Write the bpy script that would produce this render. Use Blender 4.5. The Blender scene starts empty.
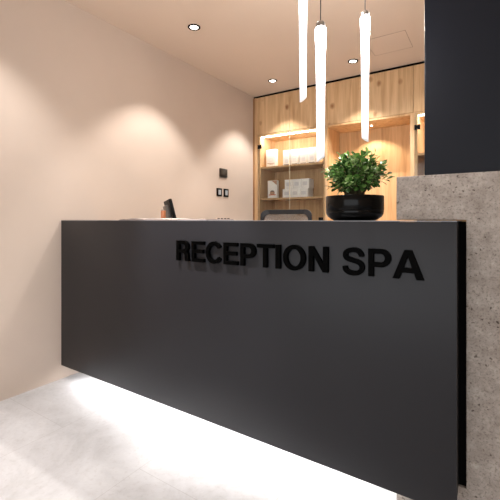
import bpy, bmesh, math, random
from mathutils import Vector, Matrix
from mathutils.geometry import tessellate_polygon
random.seed(7)
C = bpy.context.scene.collection
PI = math.pi

# ------------------------------------------------------------------ helpers
def box(bm, x0, x1, y0, y1, z0, z1, bev=0.0, seg=2):
    vs = [bm.verts.new((x, y, z)) for x in (x0, x1) for y in (y0, y1) for z in (z0, z1)]
    idx = [(0,1,3,2), (4,6,7,5), (0,4,5,1), (2,3,7,6), (0,2,6,4), (1,5,7,3)]
    fs = [bm.faces.new([vs[i] for i in q]) for q in idx]
    if bev > 0:
        es = list({e for f in fs for e in f.edges})
        bmesh.ops.bevel(bm, geom=es, offset=bev, segments=seg, profile=0.5, affect='EDGES')
    return vs

def lathe(bm, prof, seg=48, cx=0, cy=0, cap0=False, cap1=False):
    rings = []
    for r, z in prof:
        rings.append([bm.verts.new((cx + r*math.cos(2*PI*k/seg), cy + r*math.sin(2*PI*k/seg), z)) for k in range(seg)])
    for a, b in zip(rings, rings[1:]):
        for k in range(seg):
            bm.faces.new((a[k], a[(k+1) % seg], b[(k+1) % seg], b[k]))
    if cap0: bm.faces.new(rings[0][::-1])
    if cap1: bm.faces.new(rings[-1])
    return rings

def tube(bm, pts, rad, seg=10, closed=False):
    pts = [Vector(p) for p in pts]
    n = len(pts)
    rads = rad if isinstance(rad, (list, tuple)) else [rad]*n
    rings = []
    up = Vector((0, 0, 1))
    for i, p in enumerate(pts):
        if closed:
            d = pts[(i+1) % n] - pts[i-1]
        else:
            d = pts[min(i+1, n-1)] - pts[max(i-1, 0)]
        d.normalize()
        a = up if abs(d.dot(up)) < 0.95 else Vector((1, 0, 0))
        s = d.cross(a).normalized(); t = s.cross(d).normalized()
        rings.append([bm.verts.new(p + (s*math.cos(2*PI*k/seg) + t*math.sin(2*PI*k/seg))*rads[i]) for k in range(seg)])
    m = n if closed else n-1
    for i in range(m):
        a, b = rings[i], rings[(i+1) % n]
        for k in range(seg):
            bm.faces.new((a[k], a[(k+1) % seg], b[(k+1) % seg], b[k]))
    if not closed:
        bm.faces.new(rings[0][::-1]); bm.faces.new(rings[-1])

def prism(bm, loops, y0, y1):
    """loops: list of 2D (x,z) loops (outer first, then holes), extruded from y0 to y1"""
    vl = [[Vector((p[0], p[1], 0)) for p in lp] for lp in loops]
    tris = tessellate_polygon(vl)
    flat = [p for lp in loops for p in lp]
    A = [bm.verts.new((p[0], y0, p[1])) for p in flat]
    B = [bm.verts.new((p[0], y1, p[1])) for p in flat]
    for t in tris:
        try:
            bm.faces.new([A[i] for i in t]); bm.faces.new([B[i] for i in reversed(t)])
        except ValueError:
            pass
    o = 0
    for lp in loops:
        n = len(lp)
        for i in range(n):
            j = (i+1) % n
            bm.faces.new((A[o+i], A[o+j], B[o+j], B[o+i]))
        o += n

def obj(name, bm, mat, parent=None, smooth=False, bevel=0.0):
    bmesh.ops.recalc_face_normals(bm, faces=bm.faces[:])
    me = bpy.data.meshes.new(name); bm.to_mesh(me); bm.free()
    if smooth:
        for p in me.polygons: p.use_smooth = True
        try: me.set_sharp_from_angle(angle=math.radians(38))
        except Exception: pass
    me.materials.append(mat)
    o = bpy.data.objects.new(name, me); C.objects.link(o)
    if parent is not None: o.parent = parent
    if bevel > 0:
        b = o.modifiers.new('bevel', 'BEVEL'); b.width = bevel; b.segments = 2; b.limit_method = 'ANGLE'
    return o

def bxo(name, dims, mat, parent=None, bev=0.0):
    bm = bmesh.new(); box(bm, *dims, bev=bev)
    return obj(name, bm, mat, parent, smooth=bev > 0)

def thing(name, label, cat, loc=(0, 0, 0), rotz=0, group=None):
    o = bpy.data.objects.new(name, None); C.objects.link(o)
    o.empty_display_size = 0.05
    o.location = loc; o.rotation_euler = (0, 0, rotz)
    o['label'] = label; o['category'] = cat
    if group: o['group'] = group
    return o

def tag(o, label, cat, group=None):
    o['label'] = label; o['category'] = cat
    if group: o['group'] = group
    return o

def struct(name, bm, mat, bevel=0):
    o = obj(name, bm, mat, None, bevel=bevel); o['kind'] = 'structure'
    return o

def kids(o): return [c for c in C.objects if c.parent == o]
def dup(root, loc, rotz=None, label=None):
    r = root.copy(); C.objects.link(r); r.location = loc
    if rotz is not None: r.rotation_euler = (0, 0, rotz)
    if label: r['label'] = label
    for ch in kids(root):
        c = ch.copy(); C.objects.link(c); c.parent = r
        for g in kids(ch):
            d = g.copy(); C.objects.link(d); d.parent = c
    return r

# ------------------------------------------------------------------ materials
def lin(c):
    return tuple(((v/255)/12.92 if v/255 <= .04045 else (((v/255)+.055)/1.055)**2.4) for v in c) + (1,)

def mat_new(name):
    m = bpy.data.materials.new(name); m.use_nodes = True
    nt = m.node_tree; b = nt.nodes['Principled BSDF']
    return m, nt, b

def mat_plain(name, col, rough=.5, metal=0, spec=.5, noise=0.04, scale=8, bump=0.0, coat=0):
    m, nt, b = mat_new(name)
    N = nt.nodes; L = nt.links
    geo = N.new('ShaderNodeNewGeometry')
    nz = N.new('ShaderNodeTexNoise'); nz.inputs['Scale'].default_value = scale; nz.inputs['Detail'].default_value = 4
    L.new(geo.outputs['Position'], nz.inputs['Vector'])
    rp = N.new('ShaderNodeValToRGB')
    c = lin(col)
    rp.color_ramp.elements[0].position = .3; rp.color_ramp.elements[1].position = .7
    rp.color_ramp.elements[0].color = tuple(v*(1-noise) for v in c[:3]) + (1,)
    rp.color_ramp.elements[1].color = tuple(min(1, v*(1+noise)) for v in c[:3]) + (1,)
    L.new(nz.outputs['Fac'], rp.inputs['Fac']); L.new(rp.outputs['Color'], b.inputs['Base Color'])
    b.inputs['Roughness'].default_value = rough; b.inputs['Metallic'].default_value = metal
    b.inputs['Specular IOR Level'].default_value = spec
    b.inputs['Coat Weight'].default_value = coat
    if bump > 0:
        n2 = N.new('ShaderNodeTexNoise'); n2.inputs['Scale'].default_value = scale*12; n2.inputs['Detail'].default_value = 3
        L.new(geo.outputs['Position'], n2.inputs['Vector'])
        bp = N.new('ShaderNodeBump'); bp.inputs['Strength'].default_value = bump; bp.inputs['Distance'].default_value = .002
        L.new(n2.outputs['Fac'], bp.inputs['Height']); L.new(bp.outputs['Normal'], b.inputs['Normal'])
    return m

def mat_emit(name, col, strength):
    m, nt, b = mat_new(name)
    b.inputs['Base Color'].default_value = (1, 1, 1, 1)
    b.inputs['Emission Color'].default_value = tuple(col) + (1,)
    b.inputs['Emission Strength'].default_value = strength
    return m

def ramp(N, stops):
    r = N.new('ShaderNodeValToRGB')
    while len(r.color_ramp.elements) < len(stops): r.color_ramp.elements.new(.5)
    for e, (p, c) in zip(r.color_ramp.elements, stops):
        e.position = p; e.color = c if len(c) == 4 else tuple(c) + (1,)
    return r

def mat_wood(name, light, dark, knots=True, off=(0, 0, 0)):
    m, nt, b = mat_new(name); N = nt.nodes; L = nt.links
    geo = N.new('ShaderNodeNewGeometry')
    mp = N.new('ShaderNodeMapping'); mp.inputs['Location'].default_value = off; mp.inputs['Scale'].default_value = (14, 14, 1.0)
    L.new(geo.outputs['Position'], mp.inputs['Vector'])
    nz = N.new('ShaderNodeTexNoise'); nz.inputs['Scale'].default_value = 1.6; nz.inputs['Detail'].default_value = 6; nz.inputs['Distortion'].default_value = .6
    L.new(mp.outputs['Vector'], nz.inputs['Vector'])
    r = ramp(N, [(.30, lin(dark)), (.5, lin([(a*2+c)/3 for a, c in zip(light, dark)])), (.68, lin(light))])
    L.new(nz.outputs['Fac'], r.inputs['Fac'])
    # fine grain
    mp2 = N.new('ShaderNodeMapping'); mp2.inputs['Scale'].default_value = (90, 90, 2.2)
    L.new(geo.outputs['Position'], mp2.inputs['Vector'])
    n2 = N.new('ShaderNodeTexNoise'); n2.inputs['Scale'].default_value = 1.5; n2.inputs['Detail'].default_value = 3
    L.new(mp2.outputs['Vector'], n2.inputs['Vector'])
    r2 = ramp(N, [(.3, (.88, .85, .82)), (.62, (1, 1, 1))])
    L.new(n2.outputs['Fac'], r2.inputs['Fac'])
    mx = N.new('ShaderNodeMix'); mx.data_type = 'RGBA'; mx.blend_type = 'MULTIPLY'; mx.inputs[0].default_value = 1
    L.new(r.outputs['Color'], mx.inputs[6]); L.new(r2.outputs['Color'], mx.inputs[7])
    last = mx.outputs[2]
    # wide staves
    sep = N.new('ShaderNodeSeparateXYZ'); L.new(geo.outputs['Position'], sep.inputs[0])
    ml = N.new('ShaderNodeMath'); ml.operation = 'MULTIPLY'; ml.inputs[1].default_value = 8.7; L.new(sep.outputs['X'], ml.inputs[0])
    fl = N.new('ShaderNodeMath'); fl.operation = 'FLOOR'; L.new(ml.outputs[0], fl.inputs[0])
    wn = N.new('ShaderNodeTexWhiteNoise'); wn.noise_dimensions = '1D'; L.new(fl.outputs[0], wn.inputs['W'])
    r3 = ramp(N, [(0, (.90, .885, .87)), (1, (1.0, 1.0, 1.0))]); L.new(wn.outputs['Value'], r3.inputs['Fac'])
    m3 = N.new('ShaderNodeMix'); m3.data_type = 'RGBA'; m3.blend_type = 'MULTIPLY'; m3.inputs[0].default_value = 1
    L.new(last, m3.inputs[6]); L.new(r3.outputs['Color'], m3.inputs[7]); last = m3.outputs[2]
    if knots:
        mp3 = N.new('ShaderNodeMapping'); mp3.inputs['Scale'].default_value = (6.2, 2.0, 4.6); mp3.inputs['Location'].default_value = (.35, 0, .2)
        L.new(geo.outputs['Position'], mp3.inputs['Vector'])
        nd = N.new('ShaderNodeTexNoise'); nd.inputs['Scale'].default_value = 3; L.new(mp3.outputs['Vector'], nd.inputs['Vector'])
        ad = N.new('ShaderNodeMix'); ad.data_type = 'RGBA'; ad.blend_type = 'ADD'; ad.inputs[0].default_value = .12
        L.new(mp3.outputs['Vector'], ad.inputs[6]); L.new(nd.outputs['Color'], ad.inputs[7])
        vo = N.new('ShaderNodeTexVoronoi'); vo.inputs['Scale'].default_value = 1.0; L.new(ad.outputs[2], vo.inputs['Vector'])
        rk = ramp(N, [(.05, lin((80, 46, 26))), (.10, lin((165, 120, 84))), (.22, (1, 1, 1))])
        L.new(vo.outputs['Distance'], rk.inputs['Fac'])
        m4 = N.new('ShaderNodeMix'); m4.data_type = 'RGBA'; m4.blend_type = 'MULTIPLY'; m4.inputs[0].default_value = .9
        L.new(last, m4.inputs[6]); L.new(rk.outputs['Color'], m4.inputs[7]); last = m4.outputs[2]
    L.new(last, b.inputs['Base Color'])
    b.inputs['Roughness'].default_value = .55
    b.inputs['Specular IOR Level'].default_value = .3
    return m

def mat_stone(name):
    m, nt, b = mat_new(name); N = nt.nodes; L = nt.links
    geo = N.new('ShaderNodeNewGeometry')
    def noise(s, d=5, rr=.55, dist=0):
        n = N.new('ShaderNodeTexNoise'); n.inputs['Scale'].default_value = s; n.inputs['Detail'].default_value = d
        n.inputs['Roughness'].default_value = rr; n.inputs['Distortion'].default_value = dist
        L.new(geo.outputs['Position'], n.inputs['Vector']); return n
    def mul(a, c, fac=1.0, mode='MULTIPLY'):
        x = N.new('ShaderNodeMix'); x.data_type = 'RGBA'; x.blend_type = mode; x.inputs[0].default_value = fac
        L.new(a, x.inputs[6]); L.new(c, x.inputs[7]); return x.outputs[2]
    r1 = ramp(N, [(.30, lin((132, 123, 115))), (.5, lin((154, 145, 137))), (.70, lin((174, 166, 158)))])
    L.new(noise(15, 9, .75).outputs['Fac'], r1.inputs['Fac'])
    r2 = ramp(N, [(.36, (.58, .56, .54)), (.48, (1, 1, 1))])
    L.new(noise(130, 4, .65, .2).outputs['Fac'], r2.inputs['Fac'])
    r3 = ramp(N, [(.52, (1, 1, 1)), (.68, (1.16, 1.155, 1.15))])
    L.new(noise(45, 3).outputs['Fac'], r3.inputs['Fac'])
    # dark pits
    vo = N.new('ShaderNodeTexVoronoi'); vo.inputs['Scale'].default_value = 48
    nn = noise(60, 2); ad = N.new('ShaderNodeMix'); ad.data_type = 'RGBA'; ad.blend_type = 'ADD'; ad.inputs[0].default_value = .02
    L.new(geo.outputs['Position'], ad.inputs[6]); L.new(nn.outputs['Color'], ad.inputs[7]); L.new(ad.outputs[2], vo.inputs['Vector'])
    r4 = ramp(N, [(.12, (.35, .32, .30)), (.22, (1, 1, 1))]); L.new(vo.outputs['Distance'], r4.inputs['Fac'])
    msk = ramp(N, [(.46, (1, 1, 1)), (.54, (0, 0, 0))]); L.new(noise(11, 2).outputs['Fac'], msk.inputs['Fac'])
    x = mul(r1.outputs['Color'], r2.outputs['Color'], .85); x = mul(x, r3.outputs['Color'])
    y = N.new('ShaderNodeMix'); y.data_type = 'RGBA'; y.blend_type = 'MULTIPLY'
    inv = N.new('ShaderNodeMath'); inv.operation = 'SUBTRACT'; inv.inputs[0].default_value = 1
    L.new(msk.outputs['Color'], inv.inputs[1]); L.new(inv.outputs[0], y.inputs[0])
    L.new(x, y.inputs[6]); L.new(r4.outputs['Color'], y.inputs[7])
    L.new(y.outputs[2], b.inputs['Base Color'])
    b.inputs['Roughness'].default_value = .8; b.inputs['Specular IOR Level'].default_value = .25
    bp = N.new('ShaderNodeBump'); bp.inputs['Strength'].default_value = .5; bp.inputs['Distance'].default_value = .003
    L.new(r2.outputs['Color'], bp.inputs['Height']); L.new(bp.outputs['Normal'], b.inputs['Normal'])
    return m

def mat_floor(name):
    m, nt, b = mat_new(name); N = nt.nodes; L = nt.links
    geo = N.new('ShaderNodeNewGeometry')
    n1 = N.new('ShaderNodeTexNoise'); n1.inputs['Scale'].default_value = 3.2; n1.inputs['Detail'].default_value = 9; n1.inputs['Roughness'].default_value = .68; n1.inputs['Distortion'].default_value = .5
    L.new(geo.outputs['Position'], n1.inputs['Vector'])
    r1 = ramp(N, [(.32, lin((192, 191, 192))), (.5, lin((209, 208, 210))), (.68, lin((223, 223, 225)))])
    L.new(n1.outputs['Fac'], r1.inputs['Fac'])
    n2 = N.new('ShaderNodeTexNoise'); n2.inputs['Scale'].default_value = 55; n2.inputs['Detail'].default_value = 3
    L.new(geo.outputs['Position'], n2.inputs['Vector'])
    r2 = ramp(N, [(.32, (.86, .84, .82)), (.46, (1, 1, 1))]); L.new(n2.outputs['Fac'], r2.inputs['Fac'])
    # large format tiles with hairline joints
    br = N.new('ShaderNodeTexBrick'); br.inputs['Scale'].default_value = 1
    br.inputs['Brick Width'].default_value = 1.2; br.inputs['Row Height'].default_value = .6; br.inputs['Mortar Size'].default_value = .0016
    br.inputs['Color1'].default_value = (1, 1, 1, 1); br.inputs['Color2'].default_value = (.95, .95, .95, 1); br.inputs['Mortar'].default_value = (.80, .79, .78, 1)
    mp = N.new('ShaderNodeMapping'); mp.inputs['Location'].default_value = (.51, .11, 0); mp.inputs['Rotation'].default_value = (0, 0, PI/2)
    L.new(geo.outputs['Position'], mp.inputs['Vector']); L.new(mp.outputs['Vector'], br.inputs['Vector'])
    a = N.new('ShaderNodeMix'); a.data_type = 'RGBA'; a.blend_type = 'MULTIPLY'; a.inputs[0].default_value = .45
    L.new(r1.outputs['Color'], a.inputs[6]); L.new(r2.outputs['Color'], a.inputs[7])
    c = N.new('ShaderNodeMix'); c.data_type = 'RGBA'; c.blend_type = 'MULTIPLY'; c.inputs[0].default_value = 1
    L.new(a.outputs[2], c.inputs[6]); L.new(br.outputs['Color'], c.inputs[7]); L.new(c.outputs[2], b.inputs['Base Color'])
    b.inputs['Roughness'].default_value = .45; b.inputs['Specular IOR Level'].default_value = .35
    return m

def mat_glass(name):
    m = bpy.data.materials.new(name); m.use_nodes = True; nt = m.node_tree; N = nt.nodes; L = nt.links
    N.remove(N['Principled BSDF']); out = N['Material Output']
    tr = N.new('ShaderNodeBsdfTransparent'); tr.inputs['Color'].default_value = (.96, .975, .965, 1)
    gl = N.new('ShaderNodeBsdfGlossy'); gl.inputs['Roughness'].default_value = .02
    fr = N.new('ShaderNodeFresnel'); fr.inputs['IOR'].default_value = 1.35
    mx = N.new('ShaderNodeMixShader'); L.new(fr.outputs[0], mx.inputs[0]); L.new(tr.outputs[0], mx.inputs[1]); L.new(gl.outputs[0], mx.inputs[2])
    L.new(mx.outputs[0], out.inputs['Surface'])
    return m

def mat_mesh_fabric(name):
    m = bpy.data.materials.new(name); m.use_nodes = True; nt = m.node_tree; N = nt.nodes; L = nt.links
    b = N['Principled BSDF']; out = N['Material Output']
    geo = N.new('ShaderNodeNewGeometry')
    n = N.new('ShaderNodeTexNoise'); n.inputs['Scale'].default_value = 300; L.new(geo.outputs['Position'], n.inputs['Vector'])
    r = ramp(N, [(.4, lin((150, 146, 146))), (.6, lin((190, 186, 184)))]); L.new(n.outputs['Fac'], r.inputs['Fac']); L.new(r.outputs['Color'], b.inputs['Base Color'])
    b.inputs['Roughness'].default_value = .9
    tr = N.new('ShaderNodeBsdfTransparent'); mx = N.new('ShaderNodeMixShader'); mx.inputs[0].default_value = .5
    L.new(tr.outputs[0], mx.inputs[1]); L.new(b.outputs[0], mx.inputs[2]); L.new(mx.outputs[0], out.inputs['Surface'])
    return m

def mat_lamp(name, z0, z1):
    """acrylic rod lamp: strongest light at the top, fading towards the cut tip"""
    m, nt, b = mat_new(name); N = nt.nodes; L = nt.links
    tc = N.new('ShaderNodeTexCoord'); sep = N.new('ShaderNodeSeparateXYZ'); L.new(tc.outputs['Object'], sep.inputs[0])
    mr = N.new('ShaderNodeMapRange'); mr.inputs[1].default_value = z0; mr.inputs[2].default_value = z1
    mr.inputs[3].default_value = .50; mr.inputs[4].default_value = 6.0
    L.new(sep.outputs['Z'], mr.inputs[0])
    pw = N.new('ShaderNodeMath'); pw.operation = 'POWER'; pw.inputs[1].default_value = 1.4; L.new(mr.outputs[0], pw.inputs[0])
    L.new(pw.outputs[0], b.inputs['Emission Strength'])
    b.inputs['Emission Color'].default_value = (1, .985, 1, 1)
    b.inputs['Base Color'].default_value = (.45, .45, .47, 1); b.inputs['Roughness'].default_value = .15
    return m

def mat_leaf(name):
    m, nt, b = mat_new(name); N = nt.nodes; L = nt.links
    geo = N.new('ShaderNodeNewGeometry')
    r = ramp(N, [(0, lin((40, 68, 30))), (.4, lin((76, 116, 52))), (.75, lin((122, 158, 84))), (1, lin((186, 204, 150)))])
    L.new(geo.outputs['Random Per Island'], r.inputs['Fac']); L.new(r.outputs['Color'], b.inputs['Base Color'])
    b.inputs['Roughness'].default_value = .24; b.inputs['Specular IOR Level'].default_value = .8
    return m

WALL = mat_plain('beige_plaster', (202, 186, 173), .85, noise=.02, scale=3, spec=.2, bump=.03)
CEIL = mat_plain('ceiling_paint', (216, 198, 182), .9, noise=.01, scale=2, spec=.15)
FLOOR = mat_floor('pale_stone_tile')
STONE = mat_stone('pitted_stone')
DARKWALL = mat_plain('dark_navy_panel', (9, 12, 21), .5, noise=.05, scale=2, spec=.2)
COUNTER = mat_plain('anthracite_metal', (29, 29, 33), .40, metal=0, noise=.03, scale=2, spec=.3)
COUNTERTOP = mat_plain('ledge_metal', (120, 120, 124), .3, metal=.3, noise=.02, scale=3)
BLACK = mat_plain('black_satin', (2, 2, 3), .5, noise=.05, scale=10, spec=.15)
LETTER = mat_plain('black_gloss', (1, 1, 1), .5, noise=.05, scale=10, spec=.03)
OAK = mat_wood('knotty_oak', (232, 200, 158), (204, 166, 124))
OAKP = mat_wood('oak_panel', (230, 194, 148), (198, 156, 110), knots=False, off=(3, 1, 0))
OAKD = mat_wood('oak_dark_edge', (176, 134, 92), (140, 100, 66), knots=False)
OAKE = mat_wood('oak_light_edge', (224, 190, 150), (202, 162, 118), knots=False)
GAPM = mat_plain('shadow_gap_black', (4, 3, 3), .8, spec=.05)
GLASS = mat_glass('clear_glass')
GEDGE = mat_plain('glass_edge', (214, 205, 180), .25)
WHITE = mat_plain('white_card', (250, 249, 250), .6, noise=.01)
PAPER = mat_plain('printed_paper', (158, 144, 137), .6, noise=.02)
SILVERP = mat_plain('pale_grey_print', (226, 226, 232), .5)
ORANGE = mat_plain('orange_print', (205, 110, 78), .6)
GREYP = mat_plain('grey_print', (110, 108, 112), .6)
TANP = mat_plain('tan_print', (186, 150, 128), .6)
STEEL = mat_plain('brushed_steel', (150, 146, 142), .3, metal=.9)
CHARC = mat_plain('charcoal_plastic', (12, 12, 18), .7, noise=.04)
MESHF = mat_mesh_fabric('chair_mesh')
POT = mat_plain('black_ceramic', (1, 1, 1), .16, noise=.05, spec=.18)
SOIL = mat_plain('soil', (42, 30, 22), .95, noise=.3, scale=60, bump=.6)
STEM = mat_plain('stem_brown', (72, 62, 38), .8, noise=.2, scale=30)
LEAF = mat_leaf('glossy_leaf')
COPPER = mat_plain('copper_brown', (176, 112, 76), .4, metal=.2)
SCREEN = mat_plain('dark_screen', (14, 14, 17), .15)
LED = mat_emit('warm_led', (1, .94, .87), 12)
FLOORLED = mat_emit('floor_led', (1, .99, .985), 21)
DISC = mat_emit('downlight_glow', (1, .95, .88), 12)

# ------------------------------------------------------------------ setting
CZ = 2.635
bm = bmesh.new(); box(bm, -2.62, 2.6, -3.2, 4.5, -.08, 0); struct('floor', bm, FLOOR)
bm = bmesh.new(); box(bm, -2.62, 2.6, -3.2, 4.5, CZ, CZ+.08); struct('ceiling', bm, CEIL)
bm = bmesh.new(); box(bm, -2.62, -2.5, -3.2, 4.5, 0, CZ); struct('wall_left', bm, WALL)
bm = bmesh.new(); box(bm, -2.5, 2.6, 4.38, 4.5, 0, CZ); struct('wall_back', bm, WALL)
bm = bmesh.new(); box(bm, 2.48, 2.6, -3.2, 4.38, 0, CZ); struct('wall_right', bm, WALL)
# dark wall standing on the stone half wall
bm = bmesh.new(); box(bm, -.217, 2.48, 1.560, 1.70, 1.272, CZ, bev=.003); struct('wall_front', bm, DARKWALL)

# ceiling hatch
h = thing('ceiling_hatch', 'flush square access hatch in the beige ceiling above the open oak niche', 'hatch', (-.75, 3.37, CZ))
bm = bmesh.new()
for a in ((-.165, .165, -.175, -.172), (-.165, .165, .172, .175), (-.165, -.162, -.172, .172), (.162, .165, -.172, .172)):
    box(bm, *a, -.0015, 0)
HL = mat_plain('hatch_joint', (150, 126, 108), .9)
obj('frame', bm, HL, h)
bxo('hatch_panel', (-.162, .162, -.172, .172, -.001, 0), CEIL, h)

# stone half wall with a notch that the counter runs into
S0, SF, SB, SH = -.3145, 1.538, 1.74, 1.272
bm = bmesh.new()
prism(bm, [[(S0, 0), (2.48, 0), (2.48, SH), (S0, SH), (S0, 1.103), (-.0766, 1.103), (-.0766, .139), (S0, .139)]], SF, SB)
sw = obj('stone_half_wall', bm, STONE, bevel=.002)
tag(sw, 'pitted grey stone half wall at the right end of the black counter', 'half wall')

# ------------------------------------------------------------------ counter
X0, X1, FY = -2.497, -.099, 1.438
ct = thing('reception_counter', 'long floating anthracite metal reception counter with raised black lettering', 'counter', (0, 0, 0))
bxo('front_panel', (X0, X1, FY, FY+.022, .096, 1.096), COUNTER, ct, bev=.0015)
bxo('counter_top', (X0, X1, FY, 1.735, 1.097, 1.100), COUNTERTOP, ct)
bxo('side_panel', (X1-.02, X1-.001, FY+.022, 1.548, .145, 1.096), BLACK, ct)
bxo('gap_shade_block', (X1-.06, -.0775, 1.5485, 1.735, .141, 1.096), GAPM, ct)  # black block added in the notch so the gap reads as deep shade
bxo('underside_panel', (X0, -.34, FY+.05, 1.9, .108, .125), COUNTERTOP, ct)
bxo('desk_top', (X0, -.34, 1.74, 2.18, .695, .72), OAKP, ct, bev=.002)
bxo('back_panel', (X0, -.34, 1.72, 1.735, .126, 1.096), BLACK, ct)
bxo('drawer_unit', (-2.49, -2.05, 1.76, 2.15, .126, .695), OAKP, ct)
bxo('plinth', (X0, -.34, 1.92, 2.2, 0, .125), BLACK, ct)
bxo('light_strip', (X0+.14, -.335, FY+.045, FY+.075, .1045, .1078), FLOORLED, ct)

# letters (cap height = 1 unit)
def arc(cx, cy, rx, ry, a0, a1, n=20):
    return [(cx + rx*math.cos(math.radians(a0 + (a1-a0)*i/n)), cy + ry*math.sin(math.radians(a0 + (a1-a0)*i/n))) for i in range(n+1)]
def ribbon(pts, w):
    Lf, Rt = [], []
    n = len(pts)
    for i, p in enumerate(pts):
        a = Vector(pts[max(i-1, 0)]); c = Vector(pts[min(i+1, n-1)]); d = (c-a).normalized(); nn = Vector((-d.y, d.x))
        Lf.append((p[0]+nn.x*w/2, p[1]+nn.y*w/2)); Rt.append((p[0]-nn.x*w/2, p[1]-nn.y*w/2))
    return Lf + Rt[::-1]
s = .2
G = {}
G['E'] = (.93, [[(.10, 0), (.10, 1), (.85, 1), (.85, .84), (.285, .84), (.285, .60), (.80, .60), (.80, .425), (.285, .425), (.285, .165), (.87, .165), (.87, 0)]])
G['T'] = (.85, [[(.335, 0), (.335, .84), (.03, .84), (.03, 1), (.84, 1), (.84, .84), (.52, .84), (.52, 0)]])
G['I'] = (.39, [[(.09, 0), (.09, 1), (.30, 1), (.30, 0)]])
G['N'] = (1.0, [[(.10, 0), (.10, 1), (.285, 1), (.70, .34), (.70, 1), (.90, 1), (.90, 0), (.69, 0), (.30, .66), (.30, 0)]])
G['A'] = (1.0, [[(0, 0), (.385, 1), (.62, 1), (1.0, 0), (.77, 0), (.695, .22), (.30, .22), (.225, 0)], [(.36, .385), (.635, .385), (.50, .78)]])
G['P'] = (.93, [[(.10, 0), (.10, 1), (.55, 1)] + arc(.55, .675, .325, .325, 88, -88) + [(.55, .35), (.285, .35), (.285, 0)],
                [(.285, .52), (.285, .83), (.53, .83)] + arc(.53, .675, .145, .155, 86, -86) + [(.53, .52)]])
G['R'] = (1.0, [[(.10, 0), (.10, 1), (.58, 1)] + arc(.58, .715, .32, .285, 88, -50) + [(.80, .455), (.87, .36), (.885, .12), (.94, 0), (.71, 0), (.675, .12), (.665, .30), (.60, .385), (.50, .40), (.285, .40), (.285, 0)],
                [(.285, .565), (.285, .83), (.56, .83)] + arc(.56, .698, .13, .132, 86, -86) + [(.56, .565)]])
G['O'] = (1.08, [arc(.54, .5, .49, .525, 0, 354, 59), arc(.54, .5, .30, .36, 0, 354, 59)])
G['C'] = (1.0, [ribbon(arc(.53, .5, .385, .43, 33, 327, 44), .178)])
sp = [(.78, .69), (.765, .775), (.69, .875), (.56, .925), (.45, .93), (.32, .90), (.21, .83), (.185, .73), (.22, .635), (.33, .575), (.47, .535), (.62, .495), (.745, .43), (.80, .32), (.775, .19), (.68, .10), (.54, .065), (.43, .065), (.29, .10), (.19, .19), (.165, .315)]
def smooth2(p, n=4):
    o = []
    for i in range(len(p)-1):
        p0, p1, p2, p3 = p[max(i-1, 0)], p[i], p[i+1], p[min(i+2, len(p)-1)]
        for k in range(n):
            t = k/n
            o.append(tuple(.5*((2*p1[j]) + (-p0[j]+p2[j])*t + (2*p0[j]-5*p1[j]+4*p2[j]-p3[j])*t*t + (-p0[j]+3*p1[j]-3*p2[j]+p3[j])*t**3) for j in (0, 1)))
    return o + [p[-1]]
G['S'] = (.93, [ribbon(smooth2(sp), .172)])
TXT = 'RECEPTION SPA'
adv = [.39 if c == ' ' else G[c][0] for c in TXT]
tot = sum(adv) - .10
W0, W1 = -1.389, -.199
CAP = .1045; kx = (W1-W0)/tot
cx = W0 - .10*kx
LZ = .890
for i, c in enumerate(TXT):
    if c != ' ':
        bm = bmesh.new()
        prism(bm, [[(cx + p[0]*kx, LZ + p[1]*CAP) for p in lp] for lp in G[c][1]], FY-.017, FY+.001)
        o = obj('letter', bm, LETTER, ct); o['label'] = 'raised black letter ' + c
    cx += adv[i]*kx

# ------------------------------------------------------------------ oak wall units
YF, YB = 3.91, 4.30
def upper(name, label, x0, x1, doors, z0=2.153):
    t = thing(name, label, 'cabinet', (x0, YF, z0), 0, 'upper oak cabinets')
    w = x1-x0; H = 2.612-z0
    bxo('carcass', (0.001, w-.001, .022, YB-YF+.05, 0.004, H), OAKP, t)
    a = 0
    for d in doors:
        bxo('door', (a+.0015, a+d-.0015, 0, .02, 0, H-.002), OAK, t, bev=.0015); a += d
    return t
upper('upper_cabinet', 'two-door knotty oak upper cabinet over the glazed display with white product boxes', -2.456, -1.532, [.460, .464])
upper('upper_cabinet', 'single wide oak upper cabinet over the open niche behind the plant', -1.532, -.643, [.889])
upper('upper_cabinet', 'oak upper cabinet beside the dark navy wall, only its left door showing', -.643, .30, [.47, .473])
g = bxo('shadow_gap_fill', (-2.5, 1.3, YF+.012, YB+.07, 2.612, CZ), GAPM); g['kind'] = 'structure'  # black filler standing in for the shade in the gap above the cabinets
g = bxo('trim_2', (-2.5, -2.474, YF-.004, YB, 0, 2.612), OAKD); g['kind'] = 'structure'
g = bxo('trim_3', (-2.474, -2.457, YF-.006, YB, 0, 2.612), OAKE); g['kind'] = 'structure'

def knob_pair(t, x, z):
    for dx in (-.013, .013):
        bm = bmesh.new(); box(bm, x+dx-.005, x+dx+.005, -.012, .012, z, z+.02, bev=.001); obj('catch', bm, STEEL, t)

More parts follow.
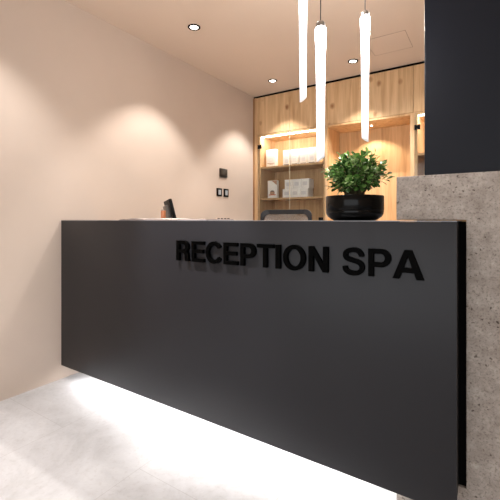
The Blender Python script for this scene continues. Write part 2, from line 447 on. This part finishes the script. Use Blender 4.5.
def glazed(label, x0, x1, post):
    """glazed display cabinet; origin at front left floor corner"""
    t = thing('display_cabinet', label, 'cabinet', (x0, YF, 0), 0, 'glazed oak display cabinets')
    w = x1-x0; D = YB-YF; TOP = 2.150
    bxo('side_panel', (.0, .055, 0, D, 0.0, TOP), OAKE, t)
    bxo('side_panel', (w-post, w, 0, D, 0.0, TOP), OAKE, t)
    a, b_ = .0555, w-post-.0005
    bxo('back_panel', (a, b_, D-.012, D, 0.0, TOP), OAKP, t)
    bxo('top_panel', (a, b_, .004, D-.0125, 2.128, TOP), OAKP, t)
    bxo('shelf', (a, b_, .022, D-.0125, 1.730, 1.752), OAKE, t)
    bxo('shelf', (a, b_, .022, D-.0125, 1.345, 1.366), OAKE, t)
    bxo('shelf', (a, b_, .022, D-.0125, .960, .982), OAKE, t)
    bxo('base_door', (a, b_, .0, .02, .08, .72), OAK, t)
    bxo('shelf', (a, b_, .0, D-.0125, .722, .745), OAKE, t)
    bxo('light_strip', (a+.004, b_-.004, .030, .050, 2.118, 2.128), LED, t)
    mid = (a+b_)/2 if post < .3 else w/2
    for s0, s1, hx in ((a-.025, mid-.001, a-.025), (mid+.001, b_+.02, None)):
        d = bxo('glass_door', (s0, s1, -.008, -.002, .75, 2.140), GLASS, t)
        ex = s1 if hx is not None else s0
        bxo('glass_edge', (ex-.0015, ex+.0015, -.0085, -.0015, .75, 2.140), GEDGE, d)
        for hz in ((2.0, .95)):
            if hx is not None:
                bm = bmesh.new(); box(bm, s0-.002, s0+.020, -.014, .0, hz-.024, hz+.024, bev=.002)
                box(bm, s0+.026, s0+.050, -.014, .0, hz-.024, hz+.024, bev=.002); box(bm, s0+.018, s0+.030, -.011, -.003, hz-.013, hz+.013)
                obj('hinge', bm, BLACK, d)
            else:
                bm = bmesh.new(); box(bm, s1-.050, s1-.004, -.014, .0, hz-.024, hz+.024, bev=.002); obj('hinge', bm, BLACK, d)
    knob_pair(t, mid, 2.128)
    return t
glazed('oak display cabinet with glass doors and white product boxes, by the beige left wall', -2.456, -1.532, .042)
glazed('glazed oak display cabinet beside the dark wall, mostly hidden by it', -.660, .30, .042)

# open niche
nt_ = thing('niche_cabinet', 'open oak niche with a small ceiling spot, behind the potted plant', 'cabinet', (-1.5315, YF, 0), 0)
NW = -.6605+1.5315
bxo('side_panel', (0, .012, 0, YB-YF, 0, 2.150), OAKP, nt_)
bxo('side_panel', (NW-.010, NW, 0, YB-YF, 0, 2.150), OAKE, nt_)
bxo('top_panel', (.0125, NW-.0105, .003, YB-YF-.0125, 2.128, 2.150), OAKP, nt_)
bxo('back_panel', (.0125, NW-.0105, YB-YF-.012, YB-YF, 0, 2.150), OAKP, nt_)
bxo('worktop', (.0125, NW-.0105, 0, YB-YF-.0125, .88, .91), OAKE, nt_)
for k in range(2):
    bxo('base_door', (.013 + k*(NW-.024)/2 + .001, .013 + (k+1)*(NW-.024)/2 - .002, 0.002, .02, .08, .878), OAK, nt_)
bm = bmesh.new(); lathe(bm, [(.016, 2.1275), (.018, 2.124), (.013, 2.122)], 24, NW/2, .19, cap1=False); obj('spot_ring', bm, STEEL, nt_, smooth=True)
bm = bmesh.new(); lathe(bm, [(.012, 2.1245), (.012, 2.1235)], 24, NW/2, .19, cap0=True, cap1=True); obj('spot_lens', bm, mat_emit('puck', (1, .92, .8), 25), nt_)

# ------------------------------------------------------------------ product boxes
def carton(name, label, x0, x1, y0, z0, z1, depth, kind, group, side=None):
    w, hh = x1-x0, z1-z0
    t = thing(name, label, 'box', ((x0+x1)/2, y0, z0), 0, group)
    bxo('carton', (-w/2, w/2, 0, depth, 0, hh), side or WHITE, t, bev=.0012)
    y = -.0006
    if kind == 'photo':
        bm = bmesh.new()
        prism(bm, [arc(0, hh*.30, w*.26, hh*.13, 0, 345, 23)], y, .002); obj('print', bm, TANP, t)
        bm = bmesh.new(); prism(bm, [arc(0, hh*.37, w*.22, hh*.07, 0, 180, 12)], y-.0004, .002); obj('print', bm, GREYP, t)
        bm = bmesh.new(); box(bm, -w*.37, w*.37, y-.0008, .002, hh*.17, hh*.215); obj('print', bm, ORANGE, t)
        bm = bmesh.new(); prism(bm, [[(-w*.05, hh*.985), (w*.49, hh*.985), (w*.49, hh*.72)]], y, .002); obj('print', bm, TANP, t)
    elif kind == 'logo':
        bm = bmesh.new(); prism(bm, [arc(0, hh*.40, w*.24, hh*.10, 0, 345, 23), arc(0, hh*.40, w*.20, hh*.085, 0, 345, 23)], y, .002); obj('print', bm, SILVERP, t)
        bxo('print', (-w*.36, w*.36, y, .002, hh*.19, hh*.225), TANP, t); bxo('print', (-w*.2, w*.2, y, .002, hh*.135, hh*.155), TANP, t)
    elif kind == 'tall':
        bxo('print', (-w*.36, w*.36, y, .002, hh*.90, hh*.925), GREYP, t); bxo('print', (-w*.36, w*.36, y, .002, hh*.06, hh*.10), GREYP, t)
        bxo('print', (-w*.30, w*.30, y, .002, hh*.50, hh*.52), SILVERP, t)
        bxo('print', (-w*.26, w*.26, y, .002, hh*.18, hh*.44), SILVERP, t)
    else:
        bm = bmesh.new(); box(bm, -w*.28, w*.28, y, .002, hh*.30, hh*.70); obj('print', bm, SILVERP, t)
    return t
YS = 3.995
carton('product_box', 'white carton with a faint round emblem, alone at the left of the top shelf', -2.362, -2.226, YS, 1.7525, 1.972, .06, 'logo', 'product boxes on the shelves')
tl = ['first tall white carton from the left in the row on the top shelf', 'second tall white carton of the row on the top shelf',
      'third tall white carton of the row on the top shelf', 'tall white carton at the right end of the top shelf row', ]
xs = [(-2.125, -2.030), (-2.018, -1.924), (-1.905, -1.812), (-1.800, -1.700)]
for (a, b_), l in zip(xs, tl):
    carton('product_box', l, a, b_, YS, 1.7525, 1.942, .10, 'tall', 'product boxes on the shelves')
carton('product_box', 'upright white carton with portrait and orange band on the lower shelf', -2.340, -2.208, YS, 1.3665, 1.586, .05, 'photo', 'product boxes on the shelves')
low = [(-2.130, -2.022), (-2.018, -1.912), (-1.908, -1.800)]
up = [(-2.102, -1.998), (-1.994, -1.892), (-1.888, -1.784)]
nm = ['left', 'middle', 'right']
for k, (a, b_) in enumerate(low):
    carton('product_box', 'small white carton at the %s of the bottom row of the lower shelf stack' % nm[k], a, b_, YS, 1.3665, 1.472, .16, 'small', 'stacked white cartons')
for k, (a, b_) in enumerate(up):
    carton('product_box', 'small white carton at the %s of the top row of the lower shelf stack' % nm[k], a, b_, YS+.002, 1.4725, 1.585, .14, 'small', 'stacked white cartons')
# small dark box on the low shelf
db = bxo('storage_box', (-1.665, -1.598, 3.99, 4.15, .9825, 1.128), BLACK, None, bev=.004)
tag(db, 'small black box low in the display cabinet, right of the chair', 'box')
# ------------------------------------------------------------------ wall fittings (left wall x=-2.5)
def wallplate(name, label, cat, y, z, w, hh, face, inner, group=None, th=.010):
    t = thing(name, label, cat, (-2.4999, y, z), 0, group)
    bxo('frame', (0, th, -w/2, w/2, -hh/2, hh/2), face, t, bev=.002)
    bxo('rocker', (th-.001, th+.003, -w*.25, w*.25, -hh*.30, hh*.30), inner, t, bev=.001)
    return t
LG = mat_plain('switch_grey', (168, 176, 182), .4)
DKB = mat_plain('bronze_black', (50, 44, 40), .35, metal=.5)
t = thing('thermostat', 'square dark bronze thermostat on the beige wall above the two switches', 'thermostat', (-2.4999, 3.287, 1.620), 0)
bxo('housing', (0, .014, -.066, .066, -.045, .047), DKB, t, bev=.003)
bxo('display', (.013, .016, -.052, .052, -.022, .034), mat_plain('display_brown', (70, 62, 54), .2), t, bev=.001)
bxo('rim', (0, .012, -.060, .050, -.054, -.046), STEEL, t)
wallplate('light_switch', 'black framed light switch on the beige wall, left one under the thermostat', 'light switch', 3.214, 1.402, .088, .088, BLACK, LG, 'black framed wall switches')
wallplate('light_switch', 'black framed light switch on the beige wall, right one nearer the oak cabinets', 'light switch', 3.338, 1.402, .084, .090, BLACK, LG, 'black framed wall switches')
t = thing('power_socket', 'dark multi-gang power socket low on the beige wall, its top showing over the counter', 'power socket', (-2.4999, 3.287, 1.078), 0)
bxo('frame', (0, .008, -.125, .125, -.040, .044), mat_plain('socket_frame', (205, 186, 172), .5), t, bev=.002)
for k in range(4):
    bxo('socket', (.007, .013, -.112+k*.060, -.072+k*.060, -.030, .041), BLACK, t, bev=.002)

# ------------------------------------------------------------------ things on the counter
# open magazine
mg = thing('open_magazine', 'open pale magazine lying flat on the counter in front of the monitor', 'magazine', (-1.675, 1.585, 1.1003), .04)
def page(sgn):
    bm = bmesh.new(); n = 12; top = []; bot = []
    for i in range(n+1):
        x = sgn*(.003 + .203*i/n); u = i/n
        z = .0042 + .0085*math.sin(PI*min(1, u*1.25+.02))**.8*(1-u*.35) if u < .8 else .0042 + .003*(1-(u-.8)/.2)
        top.append((x, z)); bot.append((x, .0023))
    vs = {}
    for side, y in ((0, -.135), (1, .135)):
        for i in range(n+1):
            vs[(side, 0, i)] = bm.verts.new((bot[i][0], y, bot[i][1])); vs[(side, 1, i)] = bm.verts.new((top[i][0], y, top[i][1]))
    for i in range(n):
        bm.faces.new([vs[(0,0,i)], vs[(0,0,i+1)], vs[(0,1,i+1)], vs[(0,1,i)]]); bm.faces.new([vs[(1,0,i)], vs[(1,1,i)], vs[(1,1,i+1)], vs[(1,0,i+1)]])
        bm.faces.new([vs[(0,1,i)], vs[(0,1,i+1)], vs[(1,1,i+1)], vs[(1,1,i)]]); bm.faces.new([vs[(0,0,i)], vs[(1,0,i)], vs[(1,0,i+1)], vs[(0,0,i+1)]])
    for i in (0, n): bm.faces.new([vs[(0,0,i)], vs[(0,1,i)], vs[(1,1,i)], vs[(1,0,i)]])
    return bm
obj('page_block', page(-1), PAPER, mg, smooth=True); obj('page_block', page(1), PAPER, mg, smooth=True)
bxo('cover', (-.209, .209, -.138, .138, 0, .0022), mat_plain('cover_brown', (96, 74, 66), .5), mg)
pd = thing('notepad', 'thin white notepad lying flat on the counter right of the magazine', 'notepad', (-1.335, 1.60, 1.1003), -.03)
bxo('cover', (-.105, .105, -.12, .12, 0, .0015), GREYP, pd); bxo('page_block', (-.102, .102, -.117, .117, .0015, .007), PAPER, pd)

# monitor on the lower desk
mo = thing('monitor', 'dark computer monitor leaning back behind the counter, seen edge-on', 'monitor', (-1.985, 2.02, .7205), math.radians(51))
# local: screen faces +x
tilt = math.radians(14)
def tilted(bm):
    bmesh.ops.rotate(bm, cent=(0, 0, .30), matrix=Matrix.Rotation(-tilt, 3, 'Y'), verts=bm.verts)
bm = bmesh.new(); box(bm, -.012, .010, -.20, .20, .20, .535, bev=.004); tilted(bm); obj('bezel', bm, BLACK, mo, smooth=True)
bm = bmesh.new(); box(bm, .0095, .0115, -.188, .188, .215, .523); tilted(bm); obj('screen', bm, SCREEN, mo)
bm = bmesh.new(); box(bm, -.034, -.010, -.13, .13, .26, .50, bev=.010); tilted(bm); obj('back_cover', bm, mat_plain('monitor_grey', (92, 88, 84), .4), mo, smooth=True)
bm = bmesh.new(); box(bm, -.050, -.030, -.035, .035, .014, .36, bev=.004); obj('stand', bm, BLACK, mo, smooth=True)
bm = bmesh.new(); box(bm, -.11, .09, -.12, .12, 0, .014, bev=.004); obj('base', bm, BLACK, mo, smooth=True)
# copper card holder on the counter left of the monitor
ch = thing('card_holder', 'small copper brown card holder standing just left of the monitor', 'card holder', (-1.782, 1.706, 1.1003), math.radians(30))
bm = bmesh.new(); box(bm, -.011, .011, -.02, .02, 0, .062, bev=.003); obj('holder', bm, COPPER, ch, smooth=True)
bxo('card', (-.0075, -.006, -.015, .015, .06, .068), GREYP, ch)

# potted plant
PX, PY = -.506, 1.617
pp = thing('potted_plant', 'bushy small-leaved green plant in a wide black bowl pot on the counter', 'plant', (PX, PY, 1.1003))
R = .1235
prof = [(0, 0), (R*.70, 0), (R*.80, .005), (R*.92, .016), (R*.975, .028), (R*.995, .040), (R*.985, .0425), (R, .045), (R, .104), (R*.985, .1065), (R*.955, .1065), (R*.945, .102), (R*.94, .085), (0, .085)]
bm = bmesh.new(); lathe(bm, prof, 72); bmesh.ops.remove_doubles(bm, verts=bm.verts, dist=1e-5); obj('pot', bm, POT, pp, smooth=True)
bm = bmesh.new(); lathe(bm, [(0.001, .098), (.06, .098), (.10, .096), (R*.938, .092), (R*.938, .088)], 40, cap0=True)
for v in bm.verts: v.co.z += random.uniform(-.0015, .002)
obj('soil', bm, SOIL, pp, smooth=True)
def leaf(bm, p, d, size, roll):
    d = d.normalized(); a = Vector((0, 0, 1)) if abs(d.z) < .9 else Vector((1, 0, 0))
    s_ = d.cross(a).normalized(); n_ = s_.cross(d).normalized()
    q = Matrix.Rotation(roll, 3, d); s_ = q @ s_; n_ = q @ n_
    rows = [(0, .05), (.18, .20), (.42, .42), (.68, .54), (.88, .38), (1.0, .08)]
    grid = []
    for t_, w in rows:
        c = p + d*(size*t_) - n_*(size*.22*t_*t_)
        grid.append([bm.verts.new(c + s_*(w*size*k*.62) + n_*(abs(k)*w*size*.16)) for k in (-1, 0, 1)])
    for a_, b_ in zip(grid, grid[1:]):
        for k in range(2): bm.faces.new((a_[k], a_[k+1], b_[k+1], b_[k]))
sb = bmesh.new(); fb = bmesh.new(); nst = 0
CC = Vector((.006, 0, .197))
while nst < 125:
    ph = random.uniform(0, 2*PI); el = math.asin(random.uniform(-.55, 1.0)); k = random.uniform(.62, 1.0)
    tip = CC + Vector((math.cos(ph)*math.cos(el)*.142, math.sin(ph)*math.cos(el)*.120, math.sin(el)*.098))*k
    rr = Vector((tip.x, tip.y, 0)).length
    if tip.z < .128 and rr < .10: tip.z = random.uniform(.128, .15)
    base = Vector((random.uniform(-.035, .035), random.uniform(-.03, .03), .094))
    mid = base.lerp(tip, .5) + Vector((0, 0, .022)) - Vector((tip.x, tip.y, 0))*.10
    pts = [base.lerp(mid, t)*(1-t) + mid.lerp(tip, t)*t for t in (0, .2, .4, .6, .8, 1)]
    tube(sb, pts[:5], [.0032, .0028, .0024, .002, .0014], 6)
    for j in range(12):
        t = .50 + .50*(j/11); base_p = base.lerp(mid, t)*(1-t) + mid.lerp(tip, t)*t
        dirv = (tip-mid).normalized()
        a = j*2.4 + random.random(); sd = dirv.orthogonal().normalized(); sd = Matrix.Rotation(a, 3, dirv) @ sd
        dd = dirv*(.35 + .9*(j/11)) + sd*(1.0 - .35*(j/11)) + Vector((0, 0, .10))
        leaf(fb, base_p, dd, random.uniform(.022, .032), random.uniform(-.6, .6))
    nst += 1
obj('stems', sb, STEM, pp, smooth=True); obj('foliage', fb, LEAF, pp, smooth=True)

# ------------------------------------------------------------------ office chair (back towards +y, facing the desk)
oc = thing('office_chair', 'dark mesh-back office chair behind the counter, its rounded top rail showing', 'chair', (-1.407, 2.56, 0), math.radians(12))
# backrest frame : rounded rectangle loop at y=+.22
def rrect(w, z0, z1, r, y, n=7, lean=.0):
    pts = []
    for cx_, cz_, a0 in ((w/2-r, z1-r, 0), (-w/2+r, z1-r, 90), (-w/2+r*.8, z0+r*.8, 180), (w/2-r*.8, z0+r*.8, 270)):
        rr = r if a0 < 180 else r*.8
        for i in range(n+1):
            a = math.radians(a0 + 90*i/n); x = cx_+rr*math.cos(a); z = cz_+rr*math.sin(a)
            pts.append((x, y + .06*(1-(2*x/w)**2) + lean*(z-z0), z))
    return pts
BW, BZ0, BZ1 = .445, .62, 1.188
bm = bmesh.new()
loop = rrect(BW, BZ0, BZ1, .055, .20, lean=.05); 
inner = [(x*.865, y, BZ0+.035+(z-BZ0)*(BZ1-BZ0-.073)/(BZ1-BZ0)) for x, y, z in loop]
n = len(loop); ring4 = []
for (L_, dy) in ((loop, -.010), (loop, .012), (inner, .012), (inner, -.010)):
    ring4.append([bm.verts.new((x, y+dy, z)) for x, y, z in L_])
for a in range(4):
    A_, B_ = ring4[a], ring4[(a+1) % 4]
    for k in range(n): bm.faces.new((A_[k], A_[(k+1) % n], B_[(k+1) % n], B_[k]))
obj('backrest_frame', bm, CHARC, oc, bevel=.003)
bm = bmesh.new(); NX, NZ = 12, 8; gr = []
for j in range(NZ+1):
    z = BZ0+.02 + (BZ1-BZ0-.05)*j/NZ; row = []
    for i in range(NX+1):
        x = (-.5+i/NX)*(BW-.05); row.append(bm.verts.new((x, .20 + .06*(1-(2*x/BW)**2) + .05*(z-BZ0), z)))
    gr.append(row)
for j in range(NZ):
    for i in range(NX): bm.faces.new((gr[j][i], gr[j][i+1], gr[j+1][i+1], gr[j+1][i]))
obj('backrest_mesh', bm, MESHF, oc, smooth=True)
bm = bmesh.new(); tube(bm, [(0, .05, .43), (0, .24, .45), (0, .30, .55), (0, .275, .70)], [.022, .022, .02, .016], 12); obj('back_support', bm, CHARC, oc, smooth=True)
bm = bmesh.new(); box(bm, -.24, .24, -.25, .22, .45, .52, bev=.03, seg=4); obj('seat', bm, mat_plain('seat_fabric', (42, 42, 48), .9), oc, smooth=True)
bm = bmesh.new(); lathe(bm, [(.05, .45), (.05, .41), (.028, .40), (.028, .25), (.018, .25), (.018, .11)], 24, cap0=True, cap1=True); obj('gas_lift', bm, BLACK, oc, smooth=True)
for k in range(5):
    a = 2*PI*k/5 + .3
    bm = bmesh.new(); tube(bm, [(0, 0, .12), (.30*math.cos(a), .30*math.sin(a), .075)], [.026, .015], 10)
    l = obj('leg', bm, BLACK, oc, smooth=True)
    bm = bmesh.new(); x, y = .30*math.cos(a), .30*math.sin(a)
    for sg in (-1, 1):
        o_ = Vector((-math.sin(a), math.cos(a), 0))*sg*.012
        tube(bm, [Vector((x, y, .028))+o_*.5, Vector((x, y, .028))+o_*1.6], .0275, 16)
    tube(bm, [(x, y, .03), (x, y, .075)], .006, 8)
    obj('caster', bm, CHARC, l, smooth=True)
for sg in (-1, 1):
    bm = bmesh.new(); tube(bm, [(sg*.20, .02, .46), (sg*.285, .02, .47), (sg*.29, .02, .655)], .013, 10)
    ar = obj('armrest', bm, CHARC, oc, smooth=True)
    bm = bmesh.new(); box(bm, sg*.29-.035, sg*.29+.035, -.12, .12, .655, .685, bev=.012, seg=3); obj('arm_pad', bm, BLACK, ar, smooth=True)

# ------------------------------------------------------------------ pendant rod lamps
def pendant(label, x, y, ztop, L_, rot):
    t = thing('pendant_lamp', label, 'pendant lamp', (x, y, ztop-L_), rot, 'glowing rod pendant lamps')
    seg = 40; bm = bmesh.new()
    prof = [(.0148, 0), (.0150, L_*.25), (.0156, L_*.5), (.0168, L_*.7), (.0188, L_*.85), (.0212, L_*.95), (.0215, L_*.975), (.0175, L_*.992), (.014, L_)]  # flare near the top partly shapes the glow's bloom into the rod
    rings = lathe(bm, prof, seg, cap0=True, cap1=True)
    for v in rings[0]: v.co.z += .022*(-v.co.x/.0148)*.45 + .0   # slanted cut
    obj('light_rod', bm, mat_lamp('rod_glow', 0, L_), t, smooth=True)
    bm = bmesh.new(); lathe(bm, [(.0172, L_-.006), (.0172, L_+.010), (.012, L_+.018), (.003, L_+.021)], 24, cap0=True, cap1=True); obj('cap', bm, STEEL, t, smooth=True)
    hh = CZ-(ztop-L_)
    bm = bmesh.new(); tube(bm, [(0, 0, L_+.018), (0, 0, hh-.02)], .0018, 8); obj('cable', bm, CHARC, t, smooth=True)
    bm = bmesh.new(); lathe(bm, [(.045, hh), (.045, hh-.022), (.042, hh-.025)], 32, cap0=True, cap1=True); obj('canopy', bm, STEEL, t, smooth=True)
    li = bpy.data.lights.new('rod_light', 'POINT'); li.energy = 9; li.color = (1, .95, .90); li.shadow_soft_size = .04
    lo = bpy.data.objects.new('rod_light', li); C.objects.link(lo); lo.location = (x+.06, y+.06, ztop-.05)
    return t
pendant('glowing white rod pendant, leftmost and highest of the three over the counter', -.703, 1.511, 2.170, .533, 3.5)
pendant('glowing white rod pendant, middle and lowest of the three, hanging nearest the plant\'s left', -.541, 1.318, 1.832, .500, 3.4)
pendant('glowing white rod pendant, rightmost of the three, hanging directly above the plant', -.472, 1.662, 2.012, .552, .5)

# ------------------------------------------------------------------ recessed downlights + lamps
def spot(loc, energy, half=45, blend=.35, col=(1, .95, .90), size=.03, aim=None):
    li = bpy.data.lights.new('spot', 'SPOT'); li.energy = energy; li.spot_size = math.radians(half*2); li.spot_blend = blend
    li.color = col; li.shadow_soft_size = size
    o = bpy.data.objects.new('spot_beam', li); C.objects.link(o); o.location = loc
    if aim: o.rotation_euler = (Vector(aim)-Vector(loc)).to_track_quat('-Z', 'Y').to_euler()
    return o
def downlight(label, x, y):
    t = thing('recessed_downlight', label, 'downlight', (x, y, CZ), 0, 'recessed ceiling downlights')
    bm = bmesh.new(); lathe(bm, [(.050, 0), (.050, -.004), (.036, -.0075), (.031, -.001)], 40); obj('trim_ring', bm, BLACK, t, smooth=True)
    bm = bmesh.new(); lathe(bm, [(.031, -.001), (.031, -.0025)], 32, cap0=True, cap1=True); obj('lens', bm, DISC, t)
    return t
DL = [(-1.984, 2.230, 'round recessed ceiling downlight nearest the camera, near the left beige wall'),
      (-2.025, 3.565, 'round recessed ceiling downlight in the corner in front of the oak cabinets'),
      (-1.123, 3.547, 'round recessed ceiling downlight over the niche, right of the rod pendants\' cables')]
for x, y, l in DL:
    downlight(l, x, y); spot((x, y, CZ-.012), 52, 46, .42, size=.015)
EX = [(-1.98, .885), (-.5, .4), (.9, 1.0), (-.4, -1.0), (-1.98, -1.0)]  # unseen; all but the first, by the left wall, added as front fill
for (x, y), e in zip(EX, (44, 7, 22, 16, 30)):
    spot((x, y, CZ-.012), e, 48, .6, col=(1, .98, .96), size=.02)
spot((-1.15, .78, CZ-.012), 55, 46, .8, col=(1, .98, .96), size=.015)
for x, y, e in ((-.22, 3.30, 85), (-1.10, 2.23, 45), (-.22, 2.6, 75)):  # unseen wide beams added to brighten the cabinet end
    spot((x, y, CZ-.012), e, 70, .9, size=.05)
spot((-1.9, .0, CZ-.012), 30, 24, .25, col=(1, .98, .97))
spot((-1.096, 4.09, 2.118), 16, 62, .4, size=.02, col=(1, .83, .64))

for (xa, xb) in ((-2.39, -1.59), (-.59, .24)):
    la = bpy.data.lights.new('shelf_light', 'AREA'); la.shape = 'RECTANGLE'; la.size = xb-xa; la.size_y = .015; la.energy = 3.0; la.color = (1, .93, .84)
    lo = bpy.data.objects.new('shelf_light', la); C.objects.link(lo); lo.location = ((xa+xb)/2, YF+.04, 2.114); lo.rotation_euler = (math.radians(28), 0, 0)
spot((-1.45, .80, CZ-.012), 200, 16, .7, col=(1, .98, .96), size=.012, aim=(-1.30, 1.438, .93))  # added accent beam, deepens the shadows under the left letters
# broad soft fill light, added at the room end left open behind the camera
al = bpy.data.lights.new('front_fill', 'AREA'); al.energy = 14; al.shape = 'RECTANGLE'; al.size = 4.5; al.size_y = 2.2; al.color = (.95, .98, 1)
ao = bpy.data.objects.new('front_fill', al); C.objects.link(ao); ao.location = (0, -3.1, 1.4); ao.rotation_euler = (math.radians(90), 0, 0)

w = bpy.data.worlds.new('World'); bpy.context.scene.world = w; w.use_nodes = True
w.node_tree.nodes['Background'].inputs[0].default_value = (.97, .98, 1, 1); w.node_tree.nodes['Background'].inputs[1].default_value = 1.4

# ------------------------------------------------------------------ camera
cam = bpy.data.cameras.new('camera'); co = bpy.data.objects.new('camera', cam); C.objects.link(co)
cam.sensor_width = 36; cam.sensor_fit = 'HORIZONTAL'; cam.lens = 371/500*36; cam.shift_y = -30.6/500
co.location = (0, 0, 1.105); co.rotation_euler = (PI/2, 0, math.radians(33.09))
cam.clip_start = .05
bpy.context.scene.camera = co
vs = bpy.context.scene.view_settings
vs.view_transform = 'Standard'; vs.look = 'None'; vs.exposure = .42; vs.gamma = 1
